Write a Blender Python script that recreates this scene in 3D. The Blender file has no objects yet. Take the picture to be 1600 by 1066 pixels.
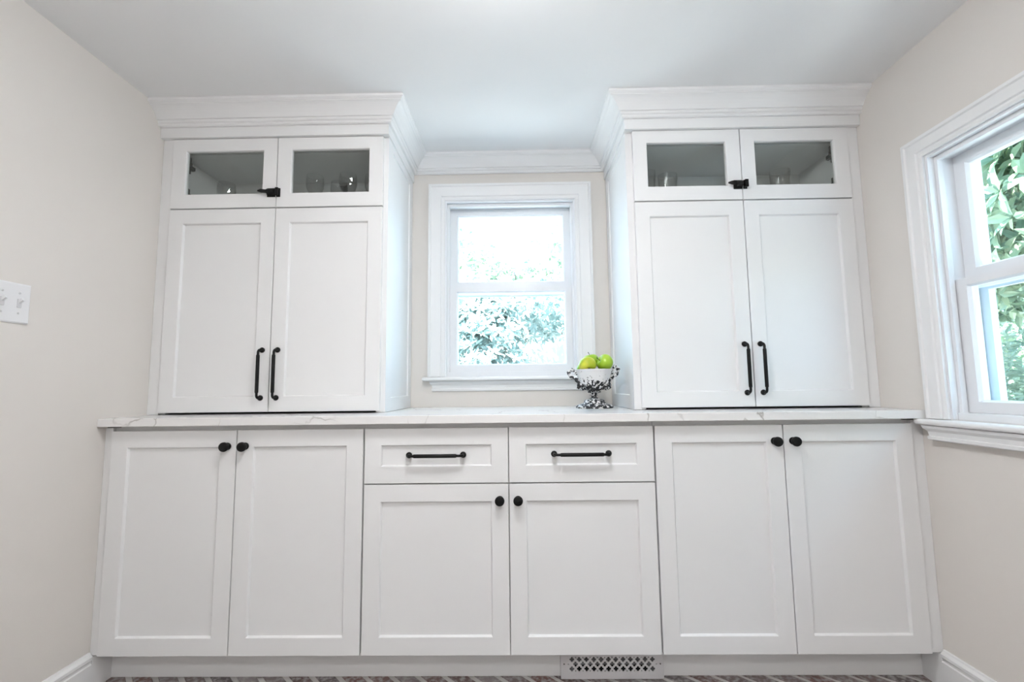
import bpy, bmesh, math, random
import numpy as np
from mathutils import Vector, Matrix

S = bpy.context.scene
COL = S.collection
R_ = random.Random(7)

# ------------------------------------------------------------------ camera
CAM = dict(x=0.069, y=-1.6521, z=1.0127, yaw=-0.0139, pitch=0.097, roll=-0.0115, f=726.6)
def make_camera():
    cd = bpy.data.cameras.new('camera')
    cd.sensor_fit = 'HORIZONTAL'; cd.sensor_width = 36.0
    cd.lens = 36.0 * CAM['f'] / 1600.0
    cd.clip_start = 0.02; cd.clip_end = 200
    o = bpy.data.objects.new('camera', cd); COL.objects.link(o)
    cy, sy = math.cos(CAM['yaw']), math.sin(CAM['yaw'])
    cp, sp = math.cos(CAM['pitch']), math.sin(CAM['pitch'])
    cr, sr = math.cos(CAM['roll']), math.sin(CAM['roll'])
    f = Vector((sy * cp, cy * cp, sp)); r = Vector((cy, -sy, 0)); u = r.cross(f)
    rr = r * cr + u * sr; uu = -r * sr + u * cr
    m = Matrix((rr, uu, -f)).transposed().to_4x4()
    m.translation = (CAM['x'], CAM['y'], CAM['z'])
    o.matrix_world = m
    S.camera = o
make_camera()

# ------------------------------------------------------------------ world, sun, exposure
W = bpy.data.worlds.new('sky'); S.world = W; W.use_nodes = True
bg = W.node_tree.nodes['Background']
bg.inputs['Color'].default_value = (0.48, 0.75, 1.0, 1)
bg.inputs['Strength'].default_value = 6.8
sun = bpy.data.lights.new('sun', 'SUN'); sun.energy = 66.0; sun.angle = 0.01; sun.color = (1.0, 0.98, 0.95)
so = bpy.data.objects.new('sun', sun); COL.objects.link(so)
so.rotation_euler = Vector((0.28, 0.5, -0.82)).to_track_quat('-Z', 'Y').to_euler()
so.location = (-4, -6, 9)
LAMP_MAIN, LAMP_FILL = 57.0, 79.0            # emission strength: ceiling lamp, and the fill lamp added behind the camera
S.view_settings.view_transform = 'Standard'; S.view_settings.look = 'None'
S.view_settings.gamma = 1.0; S.view_settings.use_curve_mapping = False
S.view_settings.exposure = 0.0

# ------------------------------------------------------------------ sizes read off the photograph (metres)
XL, XR, D, ZC, YB = -1.407, 1.470, 0.6377, 2.184, -3.2    # side walls, back wall, ceiling, rear wall
WT = 0.16                                               # wall thickness
ZCT, ZCB = 0.915, 0.887                                 # worktop top, bottom
YF, YU = 0.0, 0.179                                     # door faces: base units, towers
ZT = 0.115                                              # toe kick height

# ------------------------------------------------------------------ materials
def mat(name, col, rough=0.5, metal=0.0, spec=0.5):
    m = bpy.data.materials.new(name); m.use_nodes = True
    b = m.node_tree.nodes['Principled BSDF']
    b.inputs['Base Color'].default_value = (*col, 1)
    b.inputs['Roughness'].default_value = rough
    b.inputs['Metallic'].default_value = metal
    b.inputs['Specular IOR Level'].default_value = spec
    return m
def nodes(m): return m.node_tree.nodes, m.node_tree.links, m.node_tree.nodes['Principled BSDF']
def ramp(nt, pts):
    r = nt.nodes.new('ShaderNodeValToRGB')
    e = r.color_ramp.elements
    while len(e) > 1: e.remove(e[-1])
    e[0].position = pts[0][0]; e[0].color = (*pts[0][1], 1)
    for p, c in pts[1:]:
        k = e.new(p); k.color = (*c, 1)
    return r
def paint(name, col, rough, bump=0.0, scale=300):
    m = mat(name, col, rough); n, l, b = nodes(m)
    tc = n.new('ShaderNodeTexCoord'); ns = n.new('ShaderNodeTexNoise')
    ns.inputs['Scale'].default_value = 2.2; l.new(tc.outputs['Object'], ns.inputs['Vector'])
    c2 = tuple(x * 0.975 for x in col)
    rp = ramp(m.node_tree, [(0.3, c2), (0.7, col)]); l.new(ns.outputs['Fac'], rp.inputs['Fac'])
    l.new(rp.outputs['Color'], b.inputs['Base Color'])
    if bump:
        n2 = n.new('ShaderNodeTexNoise'); n2.inputs['Scale'].default_value = scale
        l.new(tc.outputs['Object'], n2.inputs['Vector'])
        bp = n.new('ShaderNodeBump'); bp.inputs['Strength'].default_value = bump; bp.inputs['Distance'].default_value = 0.001
        l.new(n2.outputs['Fac'], bp.inputs['Height']); l.new(bp.outputs['Normal'], b.inputs['Normal'])
    return m
M = {}
M['cab'] = paint('cabinet_white_paint', (0.84, 0.84, 0.84), 0.38)
M['trim'] = paint('trim_white_paint', (0.85, 0.85, 0.85), 0.35)
M['wall'] = paint('wall_beige_paint', (0.755, 0.716, 0.675), 0.75, 0.15)
M['ceil'] = paint('ceiling_white_paint', (0.91, 0.91, 0.91), 0.8, 0.1)
M['vinyl'] = mat('white_vinyl', (0.83, 0.84, 0.86), 0.3)
M['black'] = mat('matt_black_metal', (0.004, 0.004, 0.004), 0.5, 0.0, 0.25)
M['hinge'] = mat('grey_hinge_metal', (0.16, 0.155, 0.15), 0.4, 0.7)
M['dark'] = mat('duct_shade', (0.005, 0.005, 0.006), 0.8)
M['gap'] = mat('gap_shade', (0.02, 0.018, 0.016), 0.9)
M['grille'] = mat('grey_white_metal', (0.66, 0.655, 0.665), 0.4)
M['damper'] = mat('grey_damper', (0.22, 0.22, 0.23), 0.5)
M['plate'] = mat('white_plastic', (0.82, 0.82, 0.83), 0.3)
M['screen'] = mat('screen_frame_paint', (0.72, 0.76, 0.8), 0.5)

def glass(name, tint, ior=1.45, rough=0.0):
    m = bpy.data.materials.new(name); m.use_nodes = True
    n, l = m.node_tree.nodes, m.node_tree.links
    for x in list(n): n.remove(x)
    o = n.new('ShaderNodeOutputMaterial'); mx = n.new('ShaderNodeMixShader')
    t = n.new('ShaderNodeBsdfTransparent'); t.inputs['Color'].default_value = (*tint, 1)
    g = n.new('ShaderNodeBsdfGlossy'); g.inputs['Roughness'].default_value = rough
    f = n.new('ShaderNodeFresnel'); ge = n.new('ShaderNodeNewGeometry')     # same reflectance on both faces of the pane
    mr = n.new('ShaderNodeMapRange'); mr.inputs['To Min'].default_value = ior; mr.inputs['To Max'].default_value = 1.0 / ior
    l.new(ge.outputs['Backfacing'], mr.inputs['Value']); l.new(mr.outputs[0], f.inputs['IOR'])
    l.new(f.outputs['Fac'], mx.inputs[0]); l.new(t.outputs[0], mx.inputs[1]); l.new(g.outputs[0], mx.inputs[2])
    l.new(mx.outputs[0], o.inputs['Surface'])
    return m
M['pane'] = glass('window_glass', (0.93, 0.97, 0.98))
M['cabpane'] = glass('cabinet_glass', (0.93, 0.95, 0.94))
M['crystal'] = glass('clear_crystal', (0.975, 0.98, 0.98), 1.65, 0.01)

def emis(name, col, st):
    m = bpy.data.materials.new(name); m.use_nodes = True
    n, l = m.node_tree.nodes, m.node_tree.links
    b = n['Principled BSDF']; b.inputs['Base Color'].default_value = (0.8, 0.8, 0.8, 1)
    b.inputs['Emission Color'].default_value = (*col, 1); b.inputs['Emission Strength'].default_value = st
    return m

def quartz():
    m = mat('white_veined_quartz', (0.84, 0.83, 0.82), 0.18); n, l, b = nodes(m)
    tc = n.new('ShaderNodeTexCoord')
    n1 = n.new('ShaderNodeTexNoise'); n1.inputs['Scale'].default_value = 5.0; n1.inputs['Detail'].default_value = 4
    l.new(tc.outputs['Object'], n1.inputs['Vector'])
    vm = n.new('ShaderNodeVectorMath'); vm.operation = 'MULTIPLY_ADD'
    l.new(n1.outputs['Color'], vm.inputs[0]); vm.inputs[1].default_value = (0.35, 0.35, 0.22); l.new(tc.outputs['Object'], vm.inputs[2])
    v = n.new('ShaderNodeTexVoronoi'); v.feature = 'DISTANCE_TO_EDGE'; v.inputs['Scale'].default_value = 4.2
    l.new(vm.outputs[0], v.inputs['Vector'])
    r1 = ramp(m.node_tree, [(0.0, (0.40, 0.385, 0.37)), (0.007, (0.62, 0.60, 0.58)), (0.018, (0.84, 0.83, 0.82))])
    l.new(v.outputs['Distance'], r1.inputs['Fac'])
    n2 = n.new('ShaderNodeTexNoise'); n2.inputs['Scale'].default_value = 3.1
    l.new(tc.outputs['Object'], n2.inputs['Vector'])
    r2 = ramp(m.node_tree, [(0.46, (0, 0, 0)), (0.58, (1, 1, 1))]); l.new(n2.outputs['Fac'], r2.inputs['Fac'])
    mx = n.new('ShaderNodeMix'); mx.data_type = 'RGBA'
    l.new(r2.outputs['Color'], mx.inputs[0]); mx.inputs[6].default_value = (0.84, 0.83, 0.82, 1); l.new(r1.outputs['Color'], mx.inputs[7])
    l.new(mx.outputs[2], b.inputs['Base Color'])
    return m
M['quartz'] = quartz()

def brick_mat():
    m = mat('old_brick', (0.2, 0.12, 0.1), 0.75); n, l, b = nodes(m)
    geo = n.new('ShaderNodeNewGeometry'); oi = n.new('ShaderNodeObjectInfo')
    ad = n.new('ShaderNodeMath'); ad.operation = 'ADD'
    l.new(geo.outputs['Random Per Island'], ad.inputs[0]); l.new(oi.outputs['Random'], ad.inputs[1])
    fr = n.new('ShaderNodeMath'); fr.operation = 'FRACT'; l.new(ad.outputs[0], fr.inputs[0])
    rp = ramp(m.node_tree, [(0.0, (0.11, 0.09, 0.09)), (0.2, (0.20, 0.17, 0.175)), (0.4, (0.18, 0.085, 0.07)), (0.6, (0.25, 0.215, 0.215)),
                            (0.8, (0.15, 0.095, 0.09)), (1.0, (0.30, 0.27, 0.27))])
    l.new(fr.outputs[0], rp.inputs['Fac'])
    tc = n.new('ShaderNodeNewGeometry'); ns = n.new('ShaderNodeTexNoise'); ns.inputs['Scale'].default_value = 60; ns.inputs['Detail'].default_value = 6
    l.new(tc.outputs['Position'], ns.inputs['Vector'])
    r2 = ramp(m.node_tree, [(0.44, (0, 0, 0)), (0.66, (1, 1, 1))]); l.new(ns.outputs['Fac'], r2.inputs['Fac'])
    mx = n.new('ShaderNodeMix'); mx.data_type = 'RGBA'
    l.new(r2.outputs['Color'], mx.inputs[0]); l.new(rp.outputs['Color'], mx.inputs[6]); mx.inputs[7].default_value = (0.42, 0.4, 0.39, 1)
    l.new(mx.outputs[2], b.inputs['Base Color'])
    bp = n.new('ShaderNodeBump'); bp.inputs['Strength'].default_value = 0.5; bp.inputs['Distance'].default_value = 0.002
    l.new(ns.outputs['Fac'], bp.inputs['Height']); l.new(bp.outputs['Normal'], b.inputs['Normal'])
    return m
M['brick'] = brick_mat()
M['mortar'] = paint('pale_mortar', (0.66, 0.64, 0.62), 0.9, 0.6, 180)

def urn_mat(name, lo, hi, top=0.15):
    # white paint flaking off black cast iron
    m = mat(name, (0.8, 0.8, 0.8), 0.55); n, l, b = nodes(m)
    tc = n.new('ShaderNodeTexCoord'); sp = n.new('ShaderNodeSeparateXYZ'); l.new(tc.outputs['Object'], sp.inputs[0])
    mr = n.new('ShaderNodeMapRange'); mr.inputs['From Min'].default_value = lo; mr.inputs['From Max'].default_value = hi
    mr.inputs['To Min'].default_value = top; mr.inputs['To Max'].default_value = -0.17
    l.new(sp.outputs['Z'], mr.inputs['Value'])
    ns = n.new('ShaderNodeTexNoise'); ns.inputs['Scale'].default_value = 82; ns.inputs['Detail'].default_value = 3.0; ns.inputs['Distortion'].default_value = 0.6
    l.new(tc.outputs['Object'], ns.inputs['Vector'])
    ad = n.new('ShaderNodeMath'); ad.operation = 'ADD'; l.new(ns.outputs['Fac'], ad.inputs[0]); l.new(mr.outputs[0], ad.inputs[1])
    rp = ramp(m.node_tree, [(0.535, (0.78, 0.77, 0.76)), (0.56, (0.012, 0.012, 0.014))]); l.new(ad.outputs[0], rp.inputs['Fac'])
    l.new(rp.outputs['Color'], b.inputs['Base Color'])
    bp = n.new('ShaderNodeBump'); bp.inputs['Strength'].default_value = 0.4; bp.inputs['Distance'].default_value = 0.003; bp.invert = True
    l.new(ad.outputs[0], bp.inputs['Height']); l.new(bp.outputs['Normal'], b.inputs['Normal'])
    return m
M['urn'] = urn_mat('flaking_white_iron', 0.085, 0.145)
M['urnfoot'] = urn_mat('worn_black_iron', 0.075, 0.6, 0.078)

def apple_mat(name, c1, c2):
    m = mat(name, c1, 0.28); n, l, b = nodes(m)
    tc = n.new('ShaderNodeTexCoord'); ns = n.new('ShaderNodeTexNoise'); ns.inputs['Scale'].default_value = 22; ns.inputs['Detail'].default_value = 2
    l.new(tc.outputs['Object'], ns.inputs['Vector'])
    rp = ramp(m.node_tree, [(0.35, c1), (0.7, c2)]); l.new(ns.outputs['Fac'], rp.inputs['Fac'])
    v = n.new('ShaderNodeTexVoronoi'); v.inputs['Scale'].default_value = 260; l.new(tc.outputs['Object'], v.inputs['Vector'])
    r2 = ramp(m.node_tree, [(0.05, (1, 1, 1)), (0.12, (0, 0, 0))]); l.new(v.outputs['Distance'], r2.inputs['Fac'])
    mx = n.new('ShaderNodeMix'); mx.data_type = 'RGBA'
    l.new(r2.outputs['Color'], mx.inputs[0]); l.new(rp.outputs['Color'], mx.inputs[6]); mx.inputs[7].default_value = (0.6, 0.68, 0.25, 1)
    l.new(mx.outputs[2], b.inputs['Base Color'])
    return m
M['apple_green'] = apple_mat('green_apple_skin', (0.30, 0.50, 0.02), (0.42, 0.60, 0.05))
M['apple_yellow'] = apple_mat('yellow_green_apple_skin', (0.36, 0.50, 0.02), (0.60, 0.56, 0.05))
M['twig'] = mat('brown_stalk', (0.06, 0.04, 0.02), 0.8)

def leaf_mat(name, c1, c2):
    m = bpy.data.materials.new(name); m.use_nodes = True; n, l, b = nodes(m)
    b.inputs['Roughness'].default_value = 0.35
    geo = n.new('ShaderNodeNewGeometry'); oi = n.new('ShaderNodeObjectInfo')
    ad = n.new('ShaderNodeMath'); ad.operation = 'ADD'
    l.new(geo.outputs['Random Per Island'], ad.inputs[0]); l.new(oi.outputs['Random'], ad.inputs[1])
    fr = n.new('ShaderNodeMath'); fr.operation = 'FRACT'; l.new(ad.outputs[0], fr.inputs[0])
    rp = ramp(m.node_tree, [(0, c1), (1, c2)]); l.new(fr.outputs[0], rp.inputs['Fac'])
    l.new(rp.outputs['Color'], b.inputs['Base Color'])
    tr = n.new('ShaderNodeBsdfTranslucent'); l.new(rp.outputs['Color'], tr.inputs['Color'])
    mx = n.new('ShaderNodeMixShader'); mx.inputs[0].default_value = 0.35
    out = n['Material Output']
    l.new(b.outputs[0], mx.inputs[1]); l.new(tr.outputs[0], mx.inputs[2]); l.new(mx.outputs[0], out.inputs['Surface'])
    return m
M['leaf1'] = leaf_mat('glossy_leaf', (0.13, 0.22, 0.15), (0.42, 0.50, 0.32))
M['leaf2'] = leaf_mat('pale_leaf', (0.22, 0.30, 0.22), (0.44, 0.50, 0.38))
M['leaf3'] = leaf_mat('overexposed_leaf', (0.25, 0.35, 0.34), (0.47, 0.55, 0.53))  # leaf colour paled and blued to carry overexposure and blue sky shade
M['bark'] = paint('grey_bark', (0.16, 0.13, 0.11), 0.9, 0.5, 60)
M['yard'] = paint('pale_grey_ground', (0.30, 0.31, 0.31), 0.95, 0.8, 60)  # unseen ground made grey so the light it bounces indoors stays neutral
M['fence'] = paint('weathered_fence_wood', (0.46, 0.42, 0.38), 0.9, 0.4, 50)

# ------------------------------------------------------------------ mesh helpers
class MB:
    def __init__(s): s.v = []; s.f = []; s.s = []
    def add(s, vs, fs, smooth=False):
        k = len(s.v); s.v += [tuple(x) for x in vs]
        s.f += [tuple(i + k for i in f) for f in fs]; s.s += [smooth] * len(fs)
        return s
    def box(s, x0, x1, y0, y1, z0, z1):
        return s.add([(x0,y0,z0),(x1,y0,z0),(x1,y1,z0),(x0,y1,z0),(x0,y0,z1),(x1,y0,z1),(x1,y1,z1),(x0,y1,z1)],
                     [(0,3,2,1),(4,5,6,7),(0,1,5,4),(1,2,6,5),(2,3,7,6),(3,0,4,7)])
    def lathe(s, prof, c=(0,0,0), axis='Z', seg=32, cap=True, flute=0, facet=False):
        vs, fs = [], []
        n = len(prof)
        for i in range(seg):
            a = 2 * math.pi * i / seg; ca, sa = math.cos(a), math.sin(a)
            for kk, (r, h) in enumerate(prof):
                r = r * (1.0 + (flute if (i + (kk if facet else 0)) % 2 else 0.0))
                p = {'Z': (r*ca, r*sa, h), 'Y': (r*ca, h, r*sa), 'X': (h, r*ca, r*sa)}[axis]
                vs.append((p[0]+c[0], p[1]+c[1], p[2]+c[2]))
        for i in range(seg):
            j = (i + 1) % seg
            for k in range(n - 1):
                fs.append((i*n+k, j*n+k, j*n+k+1, i*n+k+1))
        s.add(vs, fs, not facet)
        if cap:
            b = len(s.v) - len(vs)
            s.f.append(tuple(b + i*n for i in range(seg))[::-1]); s.s.append(False)
            s.f.append(tuple(b + i*n + n-1 for i in range(seg))); s.s.append(False)
        return s
    def tube(s, pts, rad, seg=12, closed=False):
        pts = [Vector(p) for p in pts]; n = len(pts)
        rad = rad if isinstance(rad, (list, tuple)) else [rad] * n
        vs, fs = [], []; ref = None
        for i, p in enumerate(pts):
            t = (pts[min(i+1, n-1)] - pts[max(i-1, 0)])
            t = t.normalized() if t.length else Vector((0,0,1))
            if ref is None:
                ref = Vector((1,0,0)) if abs(t.x) < 0.9 else Vector((0,1,0))
            u = (ref - t * ref.dot(t)).normalized(); w = t.cross(u); ref = u
            for k in range(seg):
                a = 2*math.pi*k/seg
                vs.append(p + (u*math.cos(a) + w*math.sin(a)) * rad[i])
        for i in range(n-1):
            for k in range(seg):
                q = (k+1) % seg
                fs.append((i*seg+k, i*seg+q, (i+1)*seg+q, (i+1)*seg+k))
        s.add(vs, fs, True)
        b = len(s.v) - len(vs)
        s.f.append(tuple(b+k for k in range(seg))[::-1]); s.s.append(False)
        s.f.append(tuple(b+(n-1)*seg+k for k in range(seg))); s.s.append(False)
        return s
    def sweep(s, path, prof):
        # path: (x, y) points; prof: (d, z) with d measured to the right-hand side of travel; mitred corners, closed ends
        path = [Vector(p) for p in path]; n = len(path); m = len(prof); vs = []; fs = []
        for i, p in enumerate(path):
            d0 = (p - path[i-1]).normalized() if i > 0 else None
            d1 = (path[i+1] - p).normalized() if i < n-1 else None
            if d0 is None: d0 = d1
            if d1 is None: d1 = d0
            n0 = Vector((d0.y, -d0.x)); n1 = Vector((d1.y, -d1.x))
            b = (n0 + n1); b = b / (1.0 + n0.dot(n1))
            for d, z in prof: vs.append((p.x + b.x*d, p.y + b.y*d, z))
        for i in range(n-1):
            for k in range(m):
                q = (k+1) % m
                fs.append((i*m+k, i*m+q, (i+1)*m+q, (i+1)*m+k))
        fs.append(tuple(range(m))[::-1]); fs.append(tuple((n-1)*m+k for k in range(m)))
        return s.add(vs, fs)
    def stack(s, rects, P):
        # lofted rectangles: (s0, s1, n0, n1, z) mapped through P
        vs = []; fs = []
        for a, b, c, d, z in rects: vs += [P(a, c, z), P(b, c, z), P(b, d, z), P(a, d, z)]
        for i in range(len(rects)-1):
            for k in range(4):
                q = (k+1) % 4
                fs.append((i*4+k, i*4+q, i*4+4+q, i*4+4+k))
        fs.append((3,2,1,0)); b = (len(rects)-1)*4; fs.append((b,b+1,b+2,b+3))
        return s.add(vs, fs)
    def mesh(s, name, m, org=(0,0,0), fix=True):
        me = bpy.data.meshes.new(name)
        me.from_pydata([(v[0]-org[0], v[1]-org[1], v[2]-org[2]) for v in s.v], [], s.f)
        me.polygons.foreach_set('use_smooth', s.s)
        if fix:
            bm = bmesh.new(); bm.from_mesh(me); bmesh.ops.recalc_face_normals(bm, faces=bm.faces); bm.to_mesh(me); bm.free()
        me.materials.append(M[m] if isinstance(m, str) else m)
        me.update()
        return me
    def build(s, name, m, parent=None, org=(0,0,0), bevel=0.0):
        o = bpy.data.objects.new(name, s.mesh(name, m, org)); COL.objects.link(o)
        if parent is not None: o.parent = parent
        else: o.location = org
        if bevel:
            b = o.modifiers.new('edge', 'BEVEL'); b.width = bevel; b.segments = 2; b.limit_method = 'ANGLE'; b.angle_limit = math.radians(40)
        return o
def tag(o, label=None, cat=None, group=None, kind=None):
    if label: o['label'] = label
    if cat: o['category'] = cat
    if group: o['group'] = group
    if kind: o['kind'] = kind
    return o
def thing(name, label, cat, loc, group=None, kind=None, rot=None):
    o = bpy.data.objects.new(name, None); COL.objects.link(o); o.location = loc; o.empty_display_size = 0.1
    if rot: o.rotation_euler = rot
    return tag(o, label, cat, group, kind)
def inst(name, me, parent, loc, rot=(0,0,0)):
    o = bpy.data.objects.new(name, me); COL.objects.link(o); o.parent = parent; o.location = loc; o.rotation_euler = rot
    return o
def copy_tree(o, parent=None):
    c = o.copy(); COL.objects.link(c); c.parent = parent
    for ch in list(o.children): copy_tree(ch, c)
    return c

# ------------------------------------------------------------------ room shell
def slab(name, x0, x1, y0, y1, z0, z1, m, label):
    return tag(MB().box(x0, x1, y0, y1, z0, z1).build(name, m), label, kind='structure')
BW = dict(s0=-0.300, s1=0.367, z0=1.062, z1=1.962)        # hole in the back wall
RW = dict(s0=0.100, s1=0.767, z0=0.888, z1=1.786)         # hole in the right wall, s = -Y
def wall_with_hole(name, P, a, b, h, label):
    m = MB()
    def pb(s0, s1, z0, z1):
        p = [P(s0, 0, z0), P(s1, WT, z1)]
        m.box(min(p[0][0], p[1][0]), max(p[0][0], p[1][0]), min(p[0][1], p[1][1]), max(p[0][1], p[1][1]), z0, z1)
    pb(a, h['s0'], -0.1, ZC + 0.1); pb(h['s1'], b, -0.1, ZC + 0.1)
    pb(h['s0'], h['s1'], -0.1, h['z0']); pb(h['s0'], h['s1'], h['z1'], ZC + 0.1)
    return tag(m.build(name, 'wall'), label, kind='structure')
PBACK = lambda s, n, z: (s, D + n, z)
PRIGHT = lambda s, n, z: (XR + n, -s, z)
wall_with_hole('wall_back', PBACK, XL - WT, XR + WT, BW, 'warm white painted wall around the window behind the worktop')
wall_with_hole('wall_right', PRIGHT, -D, -YB, RW, 'beige painted side wall around the large side window')
slab('wall_left', XL - WT, XL, YB, D, -0.1, ZC + 0.1, 'wall', 'beige painted side wall carrying the light switch')
slab('wall_front', XL - WT, XR + WT, YB - WT, YB, -0.1, ZC + 0.1, 'wall', 'beige painted wall opposite the cabinets')
slab('ceiling', XL, XR, YB, D, ZC, ZC + 0.1, 'ceil', 'plain white painted ceiling')

# floor: mortar bed with herringbone bricks laid at 45 degrees
fl = slab('floor', XL, XR, YB, D, -0.1, -0.004, 'mortar', 'pale mortar floor laid with whitewashed herringbone bricks')
def bricks():
    w = 0.0664; L = 3 * w; g = 0.0080; top, bot = 0.0, -0.02
    def brick_mb(m, M4):
        hx, hy = L/2 - g, w/2 - g
        e = 0.003
        vs = [(sx*hx, sy*hy, bot) for sx, sy in ((-1,-1),(1,-1),(1,1),(-1,1))]
        vs += [(sx*hx, sy*hy, top - e) for sx, sy in ((-1,-1),(1,-1),(1,1),(-1,1))]
        vs += [(sx*(hx-e), sy*(hy-e), top) for sx, sy in ((-1,-1),(1,-1),(1,1),(-1,1))]
        fs = [(8,9,10,11)] + [(a, (a+1)%4, (a+1)%4+4, a+4) for a in range(4)] + [(a+4, (a+1)%4+4, (a+1)%4+8, a+8) for a in range(4)] + [(3,2,1,0)]
        m.add([M4 @ Vector(v) for v in vs], fs)
    base = MB(); brick_mb(base, Matrix()); me = base.mesh('brick', 'brick')
    spots = []
    c45 = math.sqrt(0.5)
    for x in range(-80, 80):
        for y in range(-80, 80):
            k = (x - y) % 6
            if k == 0: cx, cy, r = x + 1.5, y + 0.5, 0
            elif k == 5: cx, cy, r = x + 0.5, y + 1.5, math.pi/2
            else: continue
            X = (cx + cy) * c45 * w + 0.02; Y = (cy - cx) * c45 * w + 0.145
            if XL - 0.03 < X < XR + 0.03 and YB + 0.02 < Y < 0.22: spots.append((X, Y, r - math.pi/4))
    spots.sort(key=lambda t: -t[1])
    rest = MB()
    for i, (X, Y, r) in enumerate(spots):
        dz = R_.uniform(-0.0015, 0.0005)
        tilt = (R_.uniform(-.006, .006), R_.uniform(-.004, .004), r + R_.uniform(-.01, .01))
        if i < 300:
            inst('brick', me, fl, (X, Y, dz), tilt)
        else:
            brick_mb(rest, Matrix.Translation((X, Y, dz)) @ Matrix.Rotation(r, 4, 'Z'))
    o = rest.build('brick', 'brick', fl); tag(o, kind='stuff')
bricks()

# baseboards (full height in front of the cabinets, low piece under the toe space)
BBH = 0.127
def baseboard(name, P, y0, y1, label):
    prof = [(0, 0), (0.014, 0), (0.014, 0.088), (0.011, 0.092), (0.011, 0.1), (0.016, 0.104), (0.016, 0.114), (0.009, 0.122), (0.007, BBH), (0, BBH)]
    m = MB()
    k = len(prof)
    vs = [P(d, y, z) for y in (y0, y1) for d, z in prof]
    fs = [(a, (a+1)%k, (a+1)%k+k, a+k) for a in range(k)] + [tuple(range(k)), tuple(range(2*k-1, k-1, -1))]
    m.add(vs, fs)
    m.box(min(P(0,0,0)[0], P(.014,0,0)[0]), max(P(0,0,0)[0], P(.014,0,0)[0]), y1, 0.088, 0, 0.112)
    return tag(m.build(name, 'trim'), label, kind='structure')
baseboard('baseboard_left', lambda d, y, z: (XL + d, y, z), YB, 0.003, 'white moulded baseboard along the switch wall')
baseboard('baseboard_right', lambda d, y, z: (XR - d, y, z), YB, 0.003, 'white moulded baseboard below the large side window')

# crown moulding: one continuous mitred run cut into three pieces
FY, SXL, SXR = 0.166, -0.455, 0.515                     # frieze faces of the two towers
CP = [(0.0, 2.098), (0.010, 2.098), (0.014, 2.102), (0.014, 2.108), (0.012, 2.110), (0.018, 2.113), (0.0205, 2.119), (0.019, 2.122), (0.025, 2.1235),
      (0.028, 2.128), (0.034, 2.138), (0.042, 2.148), (0.052, 2.157), (0.060, 2.162), (0.066, 2.164), (0.066, 2.167), (0.072, 2.170), (0.076, 2.174), (0.076, 2.1835), (0.0, 2.1835)]
def crown(name, full, i0, i1, label):
    m = MB(); m.sweep(full, CP)
    k = len(CP); keep = MB()
    keep.v = m.v[i0*k:(i1+1)*k]
    for i in range(i1-i0):
        for a in range(k):
            q = (a+1) % k; keep.f.append((i*k+a, i*k+q, (i+1)*k+q, (i+1)*k+a)); keep.s.append(False)
    keep.f += [tuple(range(k))[::-1], tuple((i1-i0)*k+a for a in range(k))]; keep.s += [False, False]
    return tag(keep.build(name, 'trim'), label, kind='structure')
path = [(XL, FY), (SXL, FY), (SXL, D), (SXR, D), (SXR, FY), (XR, FY)]
crown('trim_1', path, 0, 2, 'white stepped crown moulding around the tower beside the switch wall')
crown('trim_2', path, 2, 3, 'white stepped crown moulding above the window between the towers')
crown('trim_3', path, 3, 5, 'white stepped crown moulding around the tower beside the side window')

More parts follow.
